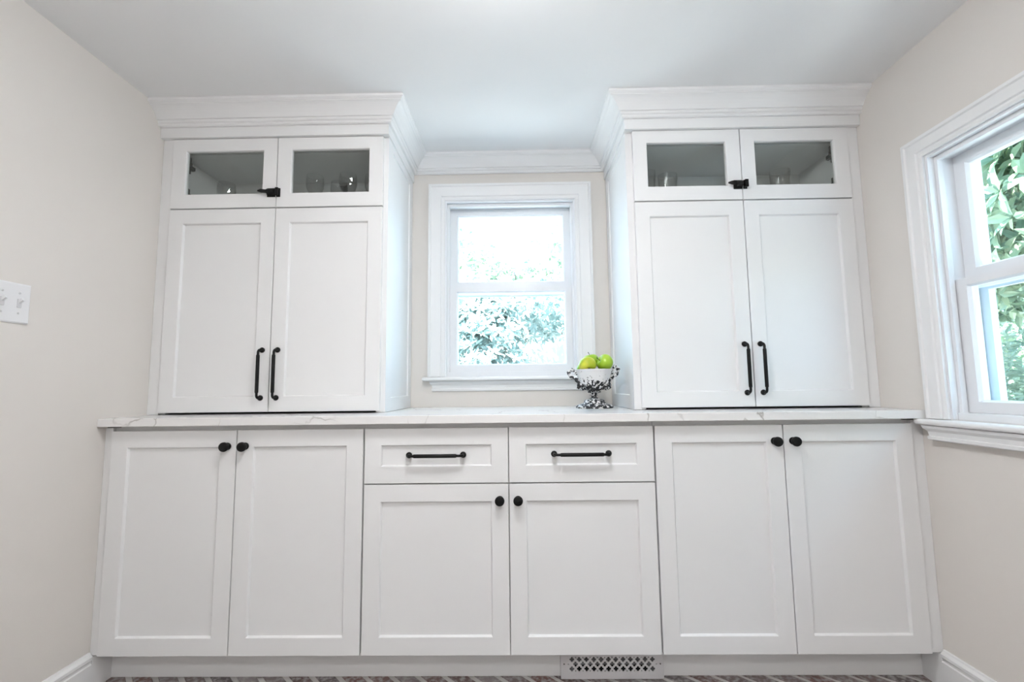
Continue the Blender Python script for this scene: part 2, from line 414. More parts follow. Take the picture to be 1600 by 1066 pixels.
# ------------------------------------------------------------------ windows
def make_window(name, P, h, cas, label, apron_d, ret=0.03):
    """h: wall hole; sash window with casing, stool, apron, two sashes and an outer screen frame"""
    o0 = P((h['s0']+h['s1'])/2, 0, h['z0'])
    w = thing(name, label, None, o0, kind='structure')
    a, b, z0, z1 = h['s0'], h['s1'], h['z0'], h['z1']
    def bx(m, s0, s1, n0, n1, zz0, zz1): m.stack([(s0, s1, n0, n1, zz0), (s0, s1, n0, n1, zz1)], P); return m
    # casing legs and head: mitred three-step profile (distance from the opening, projection)
    prof = [(-0.004, 0.0), (-0.004, 0.009), (0.004, 0.012), (0.012, 0.012), (0.016, 0.017), (cas-0.014, 0.019), (cas-0.010, 0.024), (cas, 0.024), (cas, 0.0)]
    def side(sg):
        m = MB(); k = len(prof); e = a if sg < 0 else b
        vs = [P(e + sg*d, -p, z0 + 0.001) for d, p in prof] + [P(e + sg*d, -p, z1 + d) for d, p in prof]
        return m.add(vs, [(i, (i+1)%k, (i+1)%k+k, i+k) for i in range(k)] + [tuple(range(k)), tuple(range(2*k-1, k-1, -1))])
    side(-1).build('casing', 'trim', w, o0); side(1).build('casing', 'trim', w, o0)
    m = MB(); k = len(prof)
    vs = [P(a - d, -p, z1 + d) for d, p in prof] + [P(b + d, -p, z1 + d) for d, p in prof]
    m.add(vs, [(i, (i+1)%k, (i+1)%k+k, i+k) for i in range(k)] + [tuple(range(k)), tuple(range(2*k-1, k-1, -1))])
    m.build('casing', 'trim', w, o0)
    # stool with rounded nosing, apron below
    hs = cas + 0.022; st = z0 + 0.0
    m = MB()
    rr = []
    for t in range(7):
        an = -math.pi/2 + math.pi * t / 6
        e = 0.009 * math.cos(an); rr.append((a - hs + 0.009 - e, b + hs - 0.009 + e, -0.05 - e + 0.009, 0.0, st - 0.0105 + 0.0095*math.sin(an)))
    m.stack(rr, P); bx(m, a, b, 0.0, 0.05, st - 0.02, st - 0.001)
    m.build('stool', 'trim', w, o0)
    m = MB(); at = st - 0.0215
    ap = [(apron_d, at), (apron_d - 0.003, at - 0.010), (apron_d - 0.012, at - 0.020), (apron_d - 0.015, at - 0.034), (apron_d - 0.011, at - 0.037),
          (apron_d - 0.012, at - 0.046), (apron_d - 0.02, at - 0.050)]
    m.stack([(a - cas + ret - d*0.9, b + cas - ret + d*0.9, -d, 0.0, z) for d, z in ap], P)
    m.build('apron', 'trim', w, o0)
    # jamb lining through the wall
    t = 0.012
    m = MB(); bx(m, a, a + t, 0.0, WT + 0.02, z0, z1); bx(m, b - t, b, 0.0, WT + 0.02, z0, z1)
    bx(m, a + t, b - t, 0.0, WT + 0.02, z1 - t, z1); bx(m, a + t, b - t, 0.045, WT + 0.03, z0 - 0.0, z0 + 0.012)
    m.build('jamb', 'vinyl', w, o0)
    # vinyl window frame: inner stop, sill step
    f0, f1 = a + t, b - t
    m = MB(); fw = 0.012
    for sx in ((f0, f0 + fw), (f1 - fw, f1)): bx(m, *sx, 0.022, 0.040, z0 + 0.012, z1 - t)
    bx(m, f0 + fw, f1 - fw, 0.022, 0.040, z1 - t - 0.016, z1 - t)
    for sx in ((f0, f0 + 0.006), (f1 - 0.006, f1)): bx(m, *sx, 0.040, 0.12, z0 + 0.012, z1 - t)
    bx(m, f0 + 0.006, f1 - 0.006, 0.040, 0.12, z1 - t - 0.008, z1 - t)
    bx(m, f0, f1, 0.016, 0.12, z0, z0 + 0.024)
    m.build('window_frame', 'vinyl', w, o0, 0.001)
    # sashes: ring of four rails with a glass pane
    g0, g1 = f0 + 0.0065, f1 - 0.0065
    zm = z0 + 0.457
    def sash(nm, n0, zz0, zz1, bot, top, st_w):
        m = MB(); n1 = n0 + 0.032
        A = [(g0, g1, zz0, zz1, n0), (g0+st_w, g1-st_w, zz0+bot, zz1-top, n0), (g0+st_w+.006, g1-st_w-.006, zz0+bot+.006, zz1-top-.006, n0+.010)]
        vs = []
        for s0, s1, q0, q1, n in A: vs += [P(s0, n, q0), P(s1, n, q0), P(s1, n, q1), P(s0, n, q1)]
        for s0, s1, q0, q1, n in (A[2], A[0]): vs += [P(s0, n1, q0), P(s1, n1, q0), P(s1, n1, q1), P(s0, n1, q1)]
        fs = [(i*4+k, i*4+(k+1)%4, (i*4+4+(k+1)%4)%20, (i*4+4+k)%20) for i in range(5) for k in range(4)]
        m.add(vs, fs); so_ = m.build(nm, 'vinyl', w, o0)
        p = MB(); bx(p, g0+st_w-.002+.006, g1-st_w-.004, n0+.014, n0+.018, zz0+bot+.003, zz1-top-.003)
        p.build('pane', 'pane', so_, o0)
    sash('lower_sash', 0.044, z0 + 0.0245, zm, 0.034, 0.024, 0.038)
    sash('upper_sash', 0.080, zm - 0.03, z1 - t - 0.0085, 0.062, 0.032, 0.038)
    # outer insect-screen frame over the lower half
    m = MB(); q0, q1, zz0, zz1 = f0 + 0.0, f1 - 0.0, z0 + 0.024, zm - 0.012
    for sx in ((q0, q0 + 0.032), (q1 - 0.032, q1)): bx(m, *sx, 0.125, 0.14, zz0, zz1)
    bx(m, q0 + .032, q1 - .032, 0.125, 0.14, zz1 - 0.024, zz1); bx(m, q0 + .032, q1 - .032, 0.125, 0.14, zz0, zz0 + 0.012)
    m.build('screen_frame', 'screen', w, o0)
    return w
make_window('window_1', PBACK, BW, 0.077, 'white sash window over the worktop between the two towers', 0.024)
make_window('window_2', PRIGHT, RW, 0.062, 'white sash window in the side wall beyond the worktop end', 0.04)

# ------------------------------------------------------------------ cabinet fittings
def pull_mesh():
    m = MB(); h = 0.0945
    for sg in (-1, 1):
        m.lathe([(0.0005, 0.0), (0.0105, 0.0), (0.011, -0.003), (0.010, -0.006), (0.006, -0.0085), (0.0005, -0.009)], (0, 0, sg*h), 'Y', 20, cap=False)
    pts, rad = [(0, -0.004, -h)], [0.005]
    arc = [(0, -0.030 + 0.012*(1-math.sin(t)), -h + 0.012*(1-math.cos(t))) for t in [math.pi/2*k/5 for k in range(6)]]
    pts += arc; rad += [0.0047]*6
    pts += [(0, -0.030, -h+0.020), (0, -0.030, -h+0.0205), (0, -0.030, -h+0.024), (0, -0.030, 0)]; rad += [0.0047, 0.006, 0.0066, 0.0066]
    pts += [(p[0], p[1], -p[2]) for p in pts[:-1][::-1]]; rad += rad[:-1][::-1]
    m.tube(pts, rad, 14)
    return m.mesh('pull_handle', 'black', fix=True)
def knob_mesh():
    m = MB()
    m.lathe([(0.0005, 0.0), (0.0125, 0.0), (0.013, -0.002), (0.0105, -0.006), (0.0078, -0.009), (0.0078, -0.014), (0.011, -0.016), (0.0155, -0.0185), (0.0165, -0.021),
             (0.0165, -0.026), (0.0155, -0.0285), (0.013, -0.0298), (0.0005, -0.030)], (0,0,0), 'Y', 28, cap=False)
    return m.mesh('knob', 'black')
PULL, KNOB = pull_mesh(), knob_mesh()

def shaker_ring(x0, x1, z0, z1, yf, t, st, rt, rb, ch=0.004, dp=0.009, through=False):
    """door frame: outer block with a chamfered recess (through=True leaves an opening for glass)"""
    m = MB()
    def q(a, b, c, d, y): return [(a, y, c), (b, y, c), (b, y, d), (a, y, d)]
    i = (x0+st, x1-st, z0+rb, z1-rt); j = (i[0]+ch, i[1]-ch, i[2]+ch, i[3]-ch)
    yb = yf + t
    vs = q(x0, x1, z0, z1, yf) + q(*i, yf) + q(*j, yf+dp)
    if through: vs += q(*j, yb)
    else: vs += q(*j, yf+dp+0.002)
    vs += q(x0, x1, z0, z1, yb)
    n = 5
    fs = [(a*4+k, a*4+(k+1)%4, ((a+1)%n)*4+(k+1)%4, ((a+1)%n)*4+k) for a in range(n) for k in range(4)]
    m.add(vs, fs)
    return m, j
def door(parent, org, name, x0, x1, z0, z1, yf, st=0.058, rt=0.058, rb=0.058, t=0.019):
    m, j = shaker_ring(x0, x1, z0, z1, yf, t, st, rt, rb)
    o = m.build(name, 'cab', parent, org, 0.0012)
    MB().box(j[0]-.002, j[1]+.002, yf+.0095, yf+t-.002, j[2]-.002, j[3]+.002).build('panel', 'cab', o, org)
    return o

# ------------------------------------------------------------------ base units
BX = dict(l0=-1.378, l2=-0.4795, c0=-0.4765, c2=0.5355, r0=0.5385, r2=1.428)
DT = 0.869
def base_unit(name, label, x0, x2, side, group=None):
    """two-door unit; side: -1 filler towards the left wall, +1 towards the right wall, 0 centre unit with drawers"""
    org = ((x0+x2)/2, 0.30, 0.0)
    u = thing(name, label, 'cabinet', org)
    yf, fr = YF, YF + 0.0195
    xm = (x0+x2)/2; g = 0.0016
    MB().box(x0 + .002, x2 - .002, fr + 0.02, D - 0.002, ZT + 0.002, 0.8835).build('carcass', 'cab', u, org)
    m = MB(); m.box(x0 - .0005, x2 + .0005, fr, fr + 0.0195, 0.852, 0.884)
    m.box(x0 - .0005, x0 + .03, fr, fr + 0.0195, ZT + .001, 0.852); m.box(x2 - .03, x2 + .0005, fr, fr + 0.0195, ZT + .001, 0.852); m.box(x0 + .03, x2 - .03, fr, fr + 0.0195, ZT + .001, ZT + 0.03)
    m.build('face_frame', 'cab', u, org)
    if side < 0: MB().box(XL + .001, x0 - .0008, YF + .008, fr + .0195, ZT + .001, 0.8805).build('filler_strip', 'cab', u, org)
    if side > 0: MB().box(x2 + .0008, XR - .001, YF + .008, fr + .0195, ZT + .001, 0.8805).build('filler_strip', 'cab', u, org)
    top = DT
    if side == 0:
        for a, b in ((x0 + g, xm - g), (xm + g, x2 - g)):
            d = door(u, org, 'drawer', a, b, 0.680, DT, yf)
            inst('pull_handle', PULL, d, ((a+b)/2 - org[0], yf - org[1], 0.777 - org[2]), (0, math.pi/2, 0))
        top = 0.676
    for a, b, kx in ((x0 + g, xm - g, -1), (xm + g, x2 - g, 1)):
        d = door(u, org, 'door', a, b, ZT, top, yf)
        kz = 0.623 if side == 0 else 0.8135
        inst('knob', KNOB, d, ((xm + kx*0.0315) - org[0], yf - org[1], kz - org[2]))
    return u
base_unit('base_cabinet', 'white two-door base cabinet beside the light switch wall', BX['l0'], BX['l2'], -1)
base_unit('base_cabinet', 'white base cabinet with two drawers over doors, below the small window', BX['c0'], BX['c2'], 0)
base_unit('base_cabinet', 'white two-door base cabinet beside the large side window', BX['r0'], BX['r2'], 1)
tag(MB().box(XL + .0142, XR - .0142, 0.0845, 0.103, 0.001, ZT).build('toe_kick_board', 'cab'), 'long white toe kick board below the base cabinets', 'toe kick')

# worktop
tag(MB().box(XL + .001, XR - .001, -0.03, D - .001, ZCB, ZCT).build('worktop', 'quartz', None, (0, 0.3, ZCB), 0.0015), 'white quartz worktop with thin grey veins across all base cabinets', 'worktop')

# ------------------------------------------------------------------ towers
def hinge_mesh():
    m = MB()
    m.stack([(0.001, 0.016, 0.012, 0.088, -0.008), (0.003, 0.014, 0.010, 0.092, 0.008)], lambda a, n, z: (a, n, z)); m.box(0.0, 0.004, 0.05, 0.078, -0.024, 0.024)
    m.box(0.0125, 0.052, -0.002, 0.014, -0.014, 0.014); m.box(0.016, 0.030, 0.012, 0.05, -0.009, 0.009); m.lathe([(.0005, .0), (.004, .0), (.004, .003), (.0005, .003)], (0.002, .036, 0.013), 'X', 10, cap=False)
    return m.mesh('hinge', 'hinge')
HINGE = hinge_mesh()
def latch_mesh():
    m = MB()                                   # x=0 at the door edge, fronts at y<0
    m.box(-0.036, -0.003, -0.004, 0.0, -0.018, 0.018)
    m.box(-0.033, -0.005, -0.013, -0.004, -0.013, 0.013)
    m.lathe([(.0005, -.006), (.010, -.006), (.011, -.004), (.011, .020), (.009, .022), (.0005, .022)], (-0.026, -0.014, 0.0), 'X', 16, cap=False)
    m.stack([(-0.039, -0.030, -0.021, -0.012, -0.006), (-0.039, -0.030, -0.021, -0.012, 0.006)], lambda s, n, z: (s, n, z))
    vs = [(-0.036, -0.021, -.006), (-0.036, -0.013, -.006), (-0.036, -0.013, .006), (-0.036, -0.021, .006),
          (-0.052, -0.026, -.0065), (-0.052, -0.018, -.0065), (-0.052, -0.018, .0065), (-0.052, -0.026, .0065),
          (-0.066, -0.024, -.002), (-0.066, -0.020, -.002), (-0.066, -0.020, .002), (-0.066, -0.024, .002)]
    m.add(vs, [(a+k, a+(k+1)%4, a+4+(k+1)%4, a+4+k) for a in (0, 4) for k in range(4)] + [(3,2,1,0), (8,9,10,11)])
    return m.mesh('latch', 'black')
def keeper_mesh():
    m = MB()
    m.box(0.003, 0.017, -0.004, 0.0, -0.018, 0.018)
    m.box(0.003, 0.012, -0.018, -0.004, -0.015, -0.009); m.box(0.003, 0.012, -0.018, -0.004, 0.009, 0.015); m.box(0.004, 0.016, -0.020, -0.014, -0.015, 0.015)
    return m.mesh('latch_keeper', 'black')
LATCH, KEEPER = latch_mesh(), keeper_mesh()
GZ0, GZ1 = 1.756, 2.0535        # glass doors
TZ0, TZ1 = 0.9235, 1.7505       # tall doors
SHELF = 1.775
CBK = 0.506                     # back of the shallow boxes
def tower(label, x0, x1, d0, d1, wall_side, fillw):
    """x0..x1 outer sides, d0..d1 door run; wall_side -1: left side against the wall, +1: right side"""
    org = ((x0+x1)/2, 0.4, ZCT)
    u = thing('tower_cabinet', label, 'cabinet', org)
    fr = YU + 0.0195; fb = fr + 0.019; xm = (d0+d1)/2; g = 0.0016
    yb = D - 0.003
    # inner box positions (cabinet box behind the door run)
    i0, i1 = (d0 - 0.012, x1) if wall_side < 0 else (x0, d1 + 0.012)
    # gables: plain one at the wall, framed end panel at the window
    if wall_side < 0:
        MB().box(i0 - .0005, i0 + 0.016, fb, yb, ZCT + .001, 2.10).build('gable', 'cab', u, org)
    else:
        MB().box(i1 - 0.016, i1 + .0005, fb, yb, ZCT + .001, 2.10).build('gable', 'cab', u, org)
    # end panel (shaker) : build in (y,z) then turn
    ex, sg = (x1, 1) if wall_side < 0 else (x0, -1)
    m, j = shaker_ring(fb + .0003, yb, ZCT + .001, 2.10, 0.0, 0.018, 0.055, 0.075, 0.055, 0.003, 0.006)
    m2 = MB(); m2.v = [(ex - sg * v[1], v[0], v[2]) for v in m.v]; m2.f = m.f; m2.s = m.s
    e = m2.build('end_panel', 'cab', u, org, 0.001)
    xa, xb = sorted((ex - sg*0.0065, ex - sg*0.016))
    MB().box(xa, xb, j[0]-.002, j[1]+.002, j[2]-.002, j[3]+.002).build('panel', 'cab', e, org)
    ia, ib = (i0 + .016, x1 - .0182) if wall_side < 0 else (x0 + .0182, i1 - .016)
    MB().box(ia, ib, CBK, CBK + 0.01, ZCT + 0.041, 2.004).build('cabinet_back', 'cab', u, org)
    MB().box(ia, ib, fb, CBK - .0003, SHELF - 0.018, SHELF).build('cabinet_floor', 'cab', u, org)
    MB().box(ia, ib, fb, CBK + .01, 2.0045, 2.022).build('cabinet_top', 'cab', u, org)
    MB().box(ia, ib, fb, yb - .008, ZCT + 0.022, ZCT + 0.04).build('cabinet_bottom', 'cab', u, org)
    # face frame
    m = MB()
    s0, s1 = (d0 - .0005, x1) if wall_side < 0 else (x0, d1 + .0005)
    m.box(s0, d0 + .02, fr, fb, ZCT + .001, 2.10); m.box(d1 - .02, s1, fr, fb, ZCT + .001, 2.10)
    m.box(d0 + .02, d1 - .02, fr, fb, 2.035, 2.10); m.box(d0 + .02, d1 - .02, fr, fb, 1.738, 1.776); m.box(d0 + .02, d1 - .02, fr, fb, ZCT + .022, ZCT + .045)
    m.build('face_frame', 'cab', u, org)
    fx = (XL + .001, d0 - .001) if wall_side < 0 else (d1 + .001, XR - .001)
    MB().box(*fx, YU + .008, fb, ZCT + .001, 2.10).build('filler_strip', 'cab', u, org)
    # frieze board wrapping the front and the window side
    m = MB()
    if wall_side < 0:
        m.box(XL + .001, SXL, FY, fr, 2.0555, 2.100); m.box(x1 + .0003, SXL, fr, yb, 2.0555, 2.100)
    else:
        m.box(SXR, XR - .001, FY, fr, 2.0555, 2.100); m.box(SXR, x0 - .0003, fr, yb, 2.0555, 2.100)
    m.build('frieze_board', 'trim', u, org)
    # doors
    for a, b, sd in ((d0 + g, xm - g, -1), (xm + g, d1 - g, 1)):
        d = door(u, org, 'door', a, b, TZ0, TZ1, YU, 0.058, 0.06, 0.06)
        inst('pull_handle', PULL, d, (xm + sd*0.031 - org[0], YU - org[1], 1.0725 - org[2]))
        m, j = shaker_ring(a, b, GZ0, GZ1, YU, 0.019, 0.0565, 0.0515, 0.0585, 0.002, 0.006, through=True)
        gd = m.build('glass_door', 'cab', u, org, 0.001)
        MB().box(j[0]-.001, j[1]+.001, YU + .0095, YU + .0135, j[2]-.001, j[3]+.001).build('pane', 'cabpane', gd, org)
        if sd < 0: inst('latch', LATCH, gd, (xm - org[0], YU - org[1], 1.8165 - org[2]))
        else: inst('latch_keeper', KEEPER, gd, (xm - org[0], YU - org[1], 1.8165 - org[2]))
        hx = ia if sd < 0 else ib
        for hz in (1.975, 1.838):
            h = inst('hinge', HINGE, gd, (hx - org[0], YU + .021 - org[1], hz - org[2]))
            if sd > 0: h.rotation_euler = (0, math.pi, 0)
    return u
tower('tall white cabinet with glass doors on top, beside the light switch wall', XL, -0.462, -1.3605, -0.479, -1, 0.046)
tower('tall white cabinet with glass doors on top, standing beside the urn of apples', 0.522, XR, 0.547, 1.425, 1, 0.046)
# dark strips painted in for the shaded gaps under the worktop ends
tag(MB().box(XL + .006, XL + .048, 0.0085, 0.018, ZCB - 0.006, ZCB - .0005).build('gap_shade_strip', 'gap'), 'thin painted strip of gap shade below the worktop end beside the switch wall', 'painted shade')
tag(MB().box(XR - .064, XR - .028, 0.0085, 0.018, ZCB - 0.006, ZCB - .0005).build('gap_shade_strip', 'gap'), 'thin painted strip of gap shade below the worktop end beside the side window', 'painted shade')

# ------------------------------------------------------------------ toe kick register
def register():
    x0, x1, z0, z1, yf = 0.2015, 0.5565, 0.0025, 0.099, 0.064
    org = ((x0+x1)/2, yf, z0)
    u = thing('floor_register', 'pale grey metal register grille with cross-shaped holes in the toe kick', 'vent', org)
    cu = bpy.data.curves.new('reg', 'CURVE'); cu.dimensions = '2D'; cu.fill_mode = 'BOTH'; cu.extrude = 0.0012
    def poly(pts):
        sp = cu.splines.new('POLY'); sp.points.add(len(pts) - 1); sp.use_cyclic_u = True
        for p, q in zip(sp.points, pts): p.co = (q[0], q[1], 0, 1)
    poly([(x0, z0), (x1, z0), (x1, z1), (x0, z1)])
    def quatre(cx, cz, r=0.0088, k=0.0042):
        pts = []
        for i in range(4):
            a = i * math.pi/2; c, s = math.cos(a), math.sin(a)
            for dx, dy in ((k*.8, -k*.8), (r*.62, -k*.95), (r*.88, -k*.6), (r, 0), (r*.88, k*.6), (r*.62, k*.95)):
                pts.append((cx + dx*c - dy*s, cz + dx*s + dy*c))
        poly(pts)
    def diamond(cx, cz, r=0.0024): poly([(cx+r, cz), (cx, cz+r), (cx-r, cz), (cx, cz-r)])
    xc = (x0+x1)/2; p = 0.0253; rows = (0.0360, 0.0513, 0.0666)
    for i in range(12):
        X = xc + (i-5.5)*p
        quatre(X, rows[0]); quatre(X, rows[2])
        if i < 11:
            quatre(X + p/2, rows[1]); diamond(X + p/2, rows[0] - 0.0065); diamond(X + p/2, rows[2] + 0.0065)
    diamond(xc - 6*p, rows[1]); diamond(xc + 6*p, rows[1])
    tmp = bpy.data.objects.new('reg', cu)
    me = bpy.data.meshes.new_from_object(tmp); bpy.data.objects.remove(tmp); bpy.data.curves.remove(cu)
    for v in me.vertices: x, z, e = v.co; v.co = (x - org[0], yf + e - org[1], z - org[2])
    me.materials.clear(); me.materials.append(M['grille']); me.name = 'face_plate'
    inst('face_plate', me, u, (0,0,0))
    m = MB(); t = .0015
    m.box(x0, x0+t, yf+.0013, .084, z0, z1); m.box(x1-t, x1, yf+.0013, .084, z0, z1); m.box(x0+t, x1-t, yf+.0013, .084, z0, z0+t); m.box(x0+t, x1-t, yf+.0013, .084, z1-t, z1)
    m.build('rim', 'grille', u, org)
    MB().box(xc - 5.05*p, xc + 5.05*p, .079, .0835, 0.004, 0.0405).build('duct_shade_sheet', 'dark', u, org)  # black sheet painted as the darkness inside the duct
    MB().box(xc - 6.4*p, xc + 6.4*p, .074, .0765, 0.0435, 0.088).box(xc - 6.4*p, xc - 5.05*p, .074, .0765, 0.01, 0.0435).box(xc + 5.05*p, xc + 6.4*p, .074, .0765, 0.01, 0.0435).build('damper_blade', 'damper', u, org)
    for sx in (x0 + 0.0115, x1 - 0.0115):
        MB().lathe([(.0003, -.0014), (.0022, -.0012), (.0026, 0.0), (.0003, 0.0)], (sx, yf - .0013, 0.052), 'Y', 10, cap=False).build('screw', 'hinge', u, org)
register()

# ------------------------------------------------------------------ light switch
def switch():
    org = (XL, -0.347, 1.2725)
    u = thing('light_switch', 'white double toggle light switch plate on the beige side wall', 'light switch', org)
    y0, y1, z0, z1 = -0.405, -0.2885, 1.2135, 1.3315
    m = MB(); m.add([(XL, y0, z0), (XL, y1, z0), (XL, y1, z1), (XL, y0, z1), (XL+.003, y0, z0), (XL+.003, y1, z0), (XL+.003, y1, z1), (XL+.003, y0, z1),
                     (XL+.006, y0+.004, z0+.004), (XL+.006, y1-.004, z0+.004), (XL+.006, y1-.004, z1-.004), (XL+.006, y0+.004, z1-.004)],
                    [(a+k, a+(k+1)%4, a+4+(k+1)%4, a+4+k) for a in (0, 4) for k in range(4)] + [(3,2,1,0), (8,9,10,11)])
    m.build('face_plate', 'plate', u, org)
    for gy in (-0.321, -0.367):
        b = MB().box(XL+.0062, XL+.0085, gy-.0055, gy+.0055, 1.2725-.0125, 1.2725+.0125).build('toggle_slot', 'grille', u, org)
        t = MB()
        t.add([(XL+.006, gy-.004, 1.270), (XL+.006, gy+.004, 1.270), (XL+.006, gy+.004, 1.283), (XL+.006, gy-.004, 1.283),
               (XL+.019, gy-.003, 1.281), (XL+.019, gy+.003, 1.281), (XL+.016, gy+.003, 1.288), (XL+.016, gy-.003, 1.288)],
              [(0,1,5,4), (1,2,6,5), (2,3,7,6), (3,0,4,7), (4,5,6,7), (3,2,1,0)])
        t.build('toggle', 'plate', u, org)
        for dz in (-.030, .030):
            MB().lathe([(.0003, .0056), (.0032, .006), (.0028, .0073), (.0003, .0078)], (XL, gy, 1.2725+dz), 'X', 12, cap=False).build('screw', 'grille', u, org)
switch()

# ------------------------------------------------------------------ urn with apples
UX, UY = 0.396, 0.392
def urn():
    org = (UX, UY, ZCT)
    u = thing('footed_urn', 'distressed white and black footed urn with scroll handles on the worktop', 'urn', org)
    foot = [(0.001, 0.0), (0.079, 0.0), (0.081, 0.004), (0.079, 0.010), (0.071, 0.0145), (0.060, 0.017), (0.050, 0.021), (0.045, 0.025), (0.044, 0.031), (0.039, 0.035), (0.027, 0.038), (0.018, 0.041),
            (0.0125, 0.047), (0.013, 0.053), (0.021, 0.056), (0.013, 0.059), (0.013, 0.063), (0.028, 0.066), (0.031, 0.069), (0.028, 0.072), (0.020, 0.0735)]
    MB().lathe(foot, (0,0,0), 'Z', 48, cap=False).build('foot', 'urnfoot', u)
    bowl = [(0.020, 0.0735), (0.032, 0.077), (0.043, 0.084), (0.053, 0.096), (0.061, 0.112), (0.068, 0.130), (0.0735, 0.147), (0.0765, 0.158), (0.0795, 0.1635), (0.080, 0.1665),
            (0.0775, 0.1672), (0.0735, 0.160), (0.066, 0.135), (0.057, 0.110), (0.045, 0.092), (0.030, 0.084), (0.001, 0.081)]
    MB().lathe(bowl, (0,0,0), 'Z', 48, cap=False).build('bowl', 'urn', u)
    # raised leaf ornament low on the bowl
    for k in range(10):
        a = 2*math.pi*k/10 + .2; pts = []
        rad = []
        for t in range(6):
            q = t/5; z = 0.080 + 0.034*q; r = 0.038 + 0.025*q**0.75
            pts.append((r*math.cos(a), r*math.sin(a), z)); rad.append(0.0015 + 0.006*math.sin(math.pi*min(1, q*0.85+.1)))
        MB().tube(pts, rad, 8).build('leaf_ornament', 'urnfoot' if k % 3 else 'urn', u)
    for sg, up in ((-1, 0.0), (1, 0.012)):
        m = MB()
        ctrl = [(0.044, 0.088), (0.058, 0.086), (0.063, 0.096), (0.066, 0.110), (0.075, 0.122), (0.088, 0.130 + up*.5), (0.101, 0.136 + up), (0.108, 0.148 + up), (0.105, 0.161 + up), (0.095, 0.166 + up),
                (0.084, 0.160 + up*.6), (0.077, 0.150), (0.073, 0.146)]
        pts = []
        for i in range(len(ctrl) - 1):
            p0, p1, p2, p3 = ctrl[max(i-1, 0)], ctrl[i], ctrl[i+1], ctrl[min(i+2, len(ctrl)-1)]
            for t in (0, .25, .5, .75):
                pts.append(tuple(0.5*((2*p1[c]) + (-p0[c]+p2[c])*t + (2*p0[c]-5*p1[c]+4*p2[c]-p3[c])*t*t + (-p0[c]+3*p1[c]-3*p2[c]+p3[c])*t**3) for c in (0, 1)))
        pts.append(ctrl[-1])
        n = len(pts); rad = [0.0068 + 0.0026*math.sin(i*0.9) + (0.002 if i < n*0.3 else 0) for i in range(n)]
        m.tube([(sg*p[0], 0.004*math.sin(i*.5), p[1]) for i, p in enumerate(pts)], rad, 10)
        m.tube([(sg*x, 0.0, z) for x, z in ((0.056, 0.090), (0.062, 0.084), (0.068, 0.088), (0.066, 0.096), (0.060, 0.097))], [.004, .0075, .008, .007, .004], 8)
        m.build('handle', urn_handle, u)
    return u
urn_handle = urn_mat('chipped_handle_iron', 0.09, 0.36, 0.10)
urn()
def apple_mesh(m):
    prof = []
    R = 0.0375
    for i in range(25):
        t = math.pi * i / 24
        r = R * math.sin(t) * (1.0 + 0.05*math.cos(t))
        z = R * (0.92 * math.cos(t)) - 0.0115*math.exp(-(t/0.34)**2)*1.0 + 0.008*math.exp(-((math.pi-t)/0.3)**2)
        prof.append((max(r, 0.0004), z))
    return MB().lathe(prof, (0,0,0), 'Z', 32, cap=False).mesh('skin', m)
APP = {'apple_green': apple_mesh('apple_green'), 'apple_yellow': apple_mesh('apple_yellow')}
stem_me = MB().tube([(0,0,0.022), (0.001,0,0.03), (0.003,0.001,0.038), (0.006,0.001,0.043)], [.0012, .0011, .0013, .0018], 6).mesh('stem', 'twig')
cal_me = MB().lathe([(.0004, -.0285), (.005, -.0275), (.006, -.031), (.0045, -.0335), (.0004, -.030)], (0,0,0), 'Z', 8, cap=False, flute=.3).mesh('calyx', 'twig')
for lab, mk, p, rot in (
        ('yellow-green apple tipped with its calyx forward, over the urn rim', 'apple_yellow', (-0.029, -0.026, 0.184), (math.radians(-52), math.radians(14), .3)),
        ('bright green apple resting beside the higher urn handle, tilted toward the others', 'apple_green', (0.049, -0.012, 0.195), (0.2, -1.15, 0.0)),
        ('dull green apple standing highest, behind the other three', 'apple_green', (-0.003, 0.046, 0.2045), (math.radians(-8), math.radians(6), 2.0)),
        ('green apple mostly hidden behind the yellow-green one in the urn', 'apple_green', (-0.040, 0.026, 0.171), (math.radians(15), math.radians(-20), 0.5))):
    a = thing('apple', lab, 'apple', (UX + p[0], UY + p[1], ZCT + p[2]), 'green apples in the urn', rot=rot)
    if 'hidden' in lab: a.scale = (.79, .79, .79)
    inst('skin', APP[mk], a, (0,0,0)); inst('stem', stem_me, a, (0,0,0)); inst('calyx', cal_me, a, (0,0,0))

# ------------------------------------------------------------------ glassware behind the glass doors
def goblet_meshes():
    bowl = [(0.006, 0.078), (0.014, 0.081), (0.022, 0.086), (0.028, 0.094), (0.032, 0.104), (0.035, 0.114), (0.036, 0.124), (0.0362, 0.134), (0.0357, 0.144), (0.034, 0.166), (0.0325, 0.166), (0.0345, 0.140), (0.0335, 0.118), (0.0285, 0.100), (0.019, 0.088), (0.001, 0.084)]
    stem = [(0.001, 0.0), (0.034, 0.0), (0.034, 0.002), (0.020, 0.006), (0.007, 0.012), (0.0045, 0.025), (0.0085, 0.045), (0.0045, 0.062), (0.0065, 0.078)]
    return MB().lathe(bowl, (0,0,0), 'Z', 20, cap=False, flute=0.06, facet=True).mesh('bowl', 'crystal'), MB().lathe(stem, (0,0,0), 'Z', 24, cap=False).mesh('stem', 'crystal')
GB, GS = goblet_meshes()
tum = [(0.001, 0.0), (0.029, 0.0), (0.031, 0.004), (0.033, 0.03), (0.035, 0.06), (0.037, 0.09), (0.039, 0.12), (0.041, 0.155), (0.0395, 0.155), (0.0295, 0.012), (0.001, 0.012)]
TM = MB().lathe(tum, (0,0,0), 'Z', 20, cap=False, flute=0.02, facet=True).mesh('drinking_glass', 'crystal')
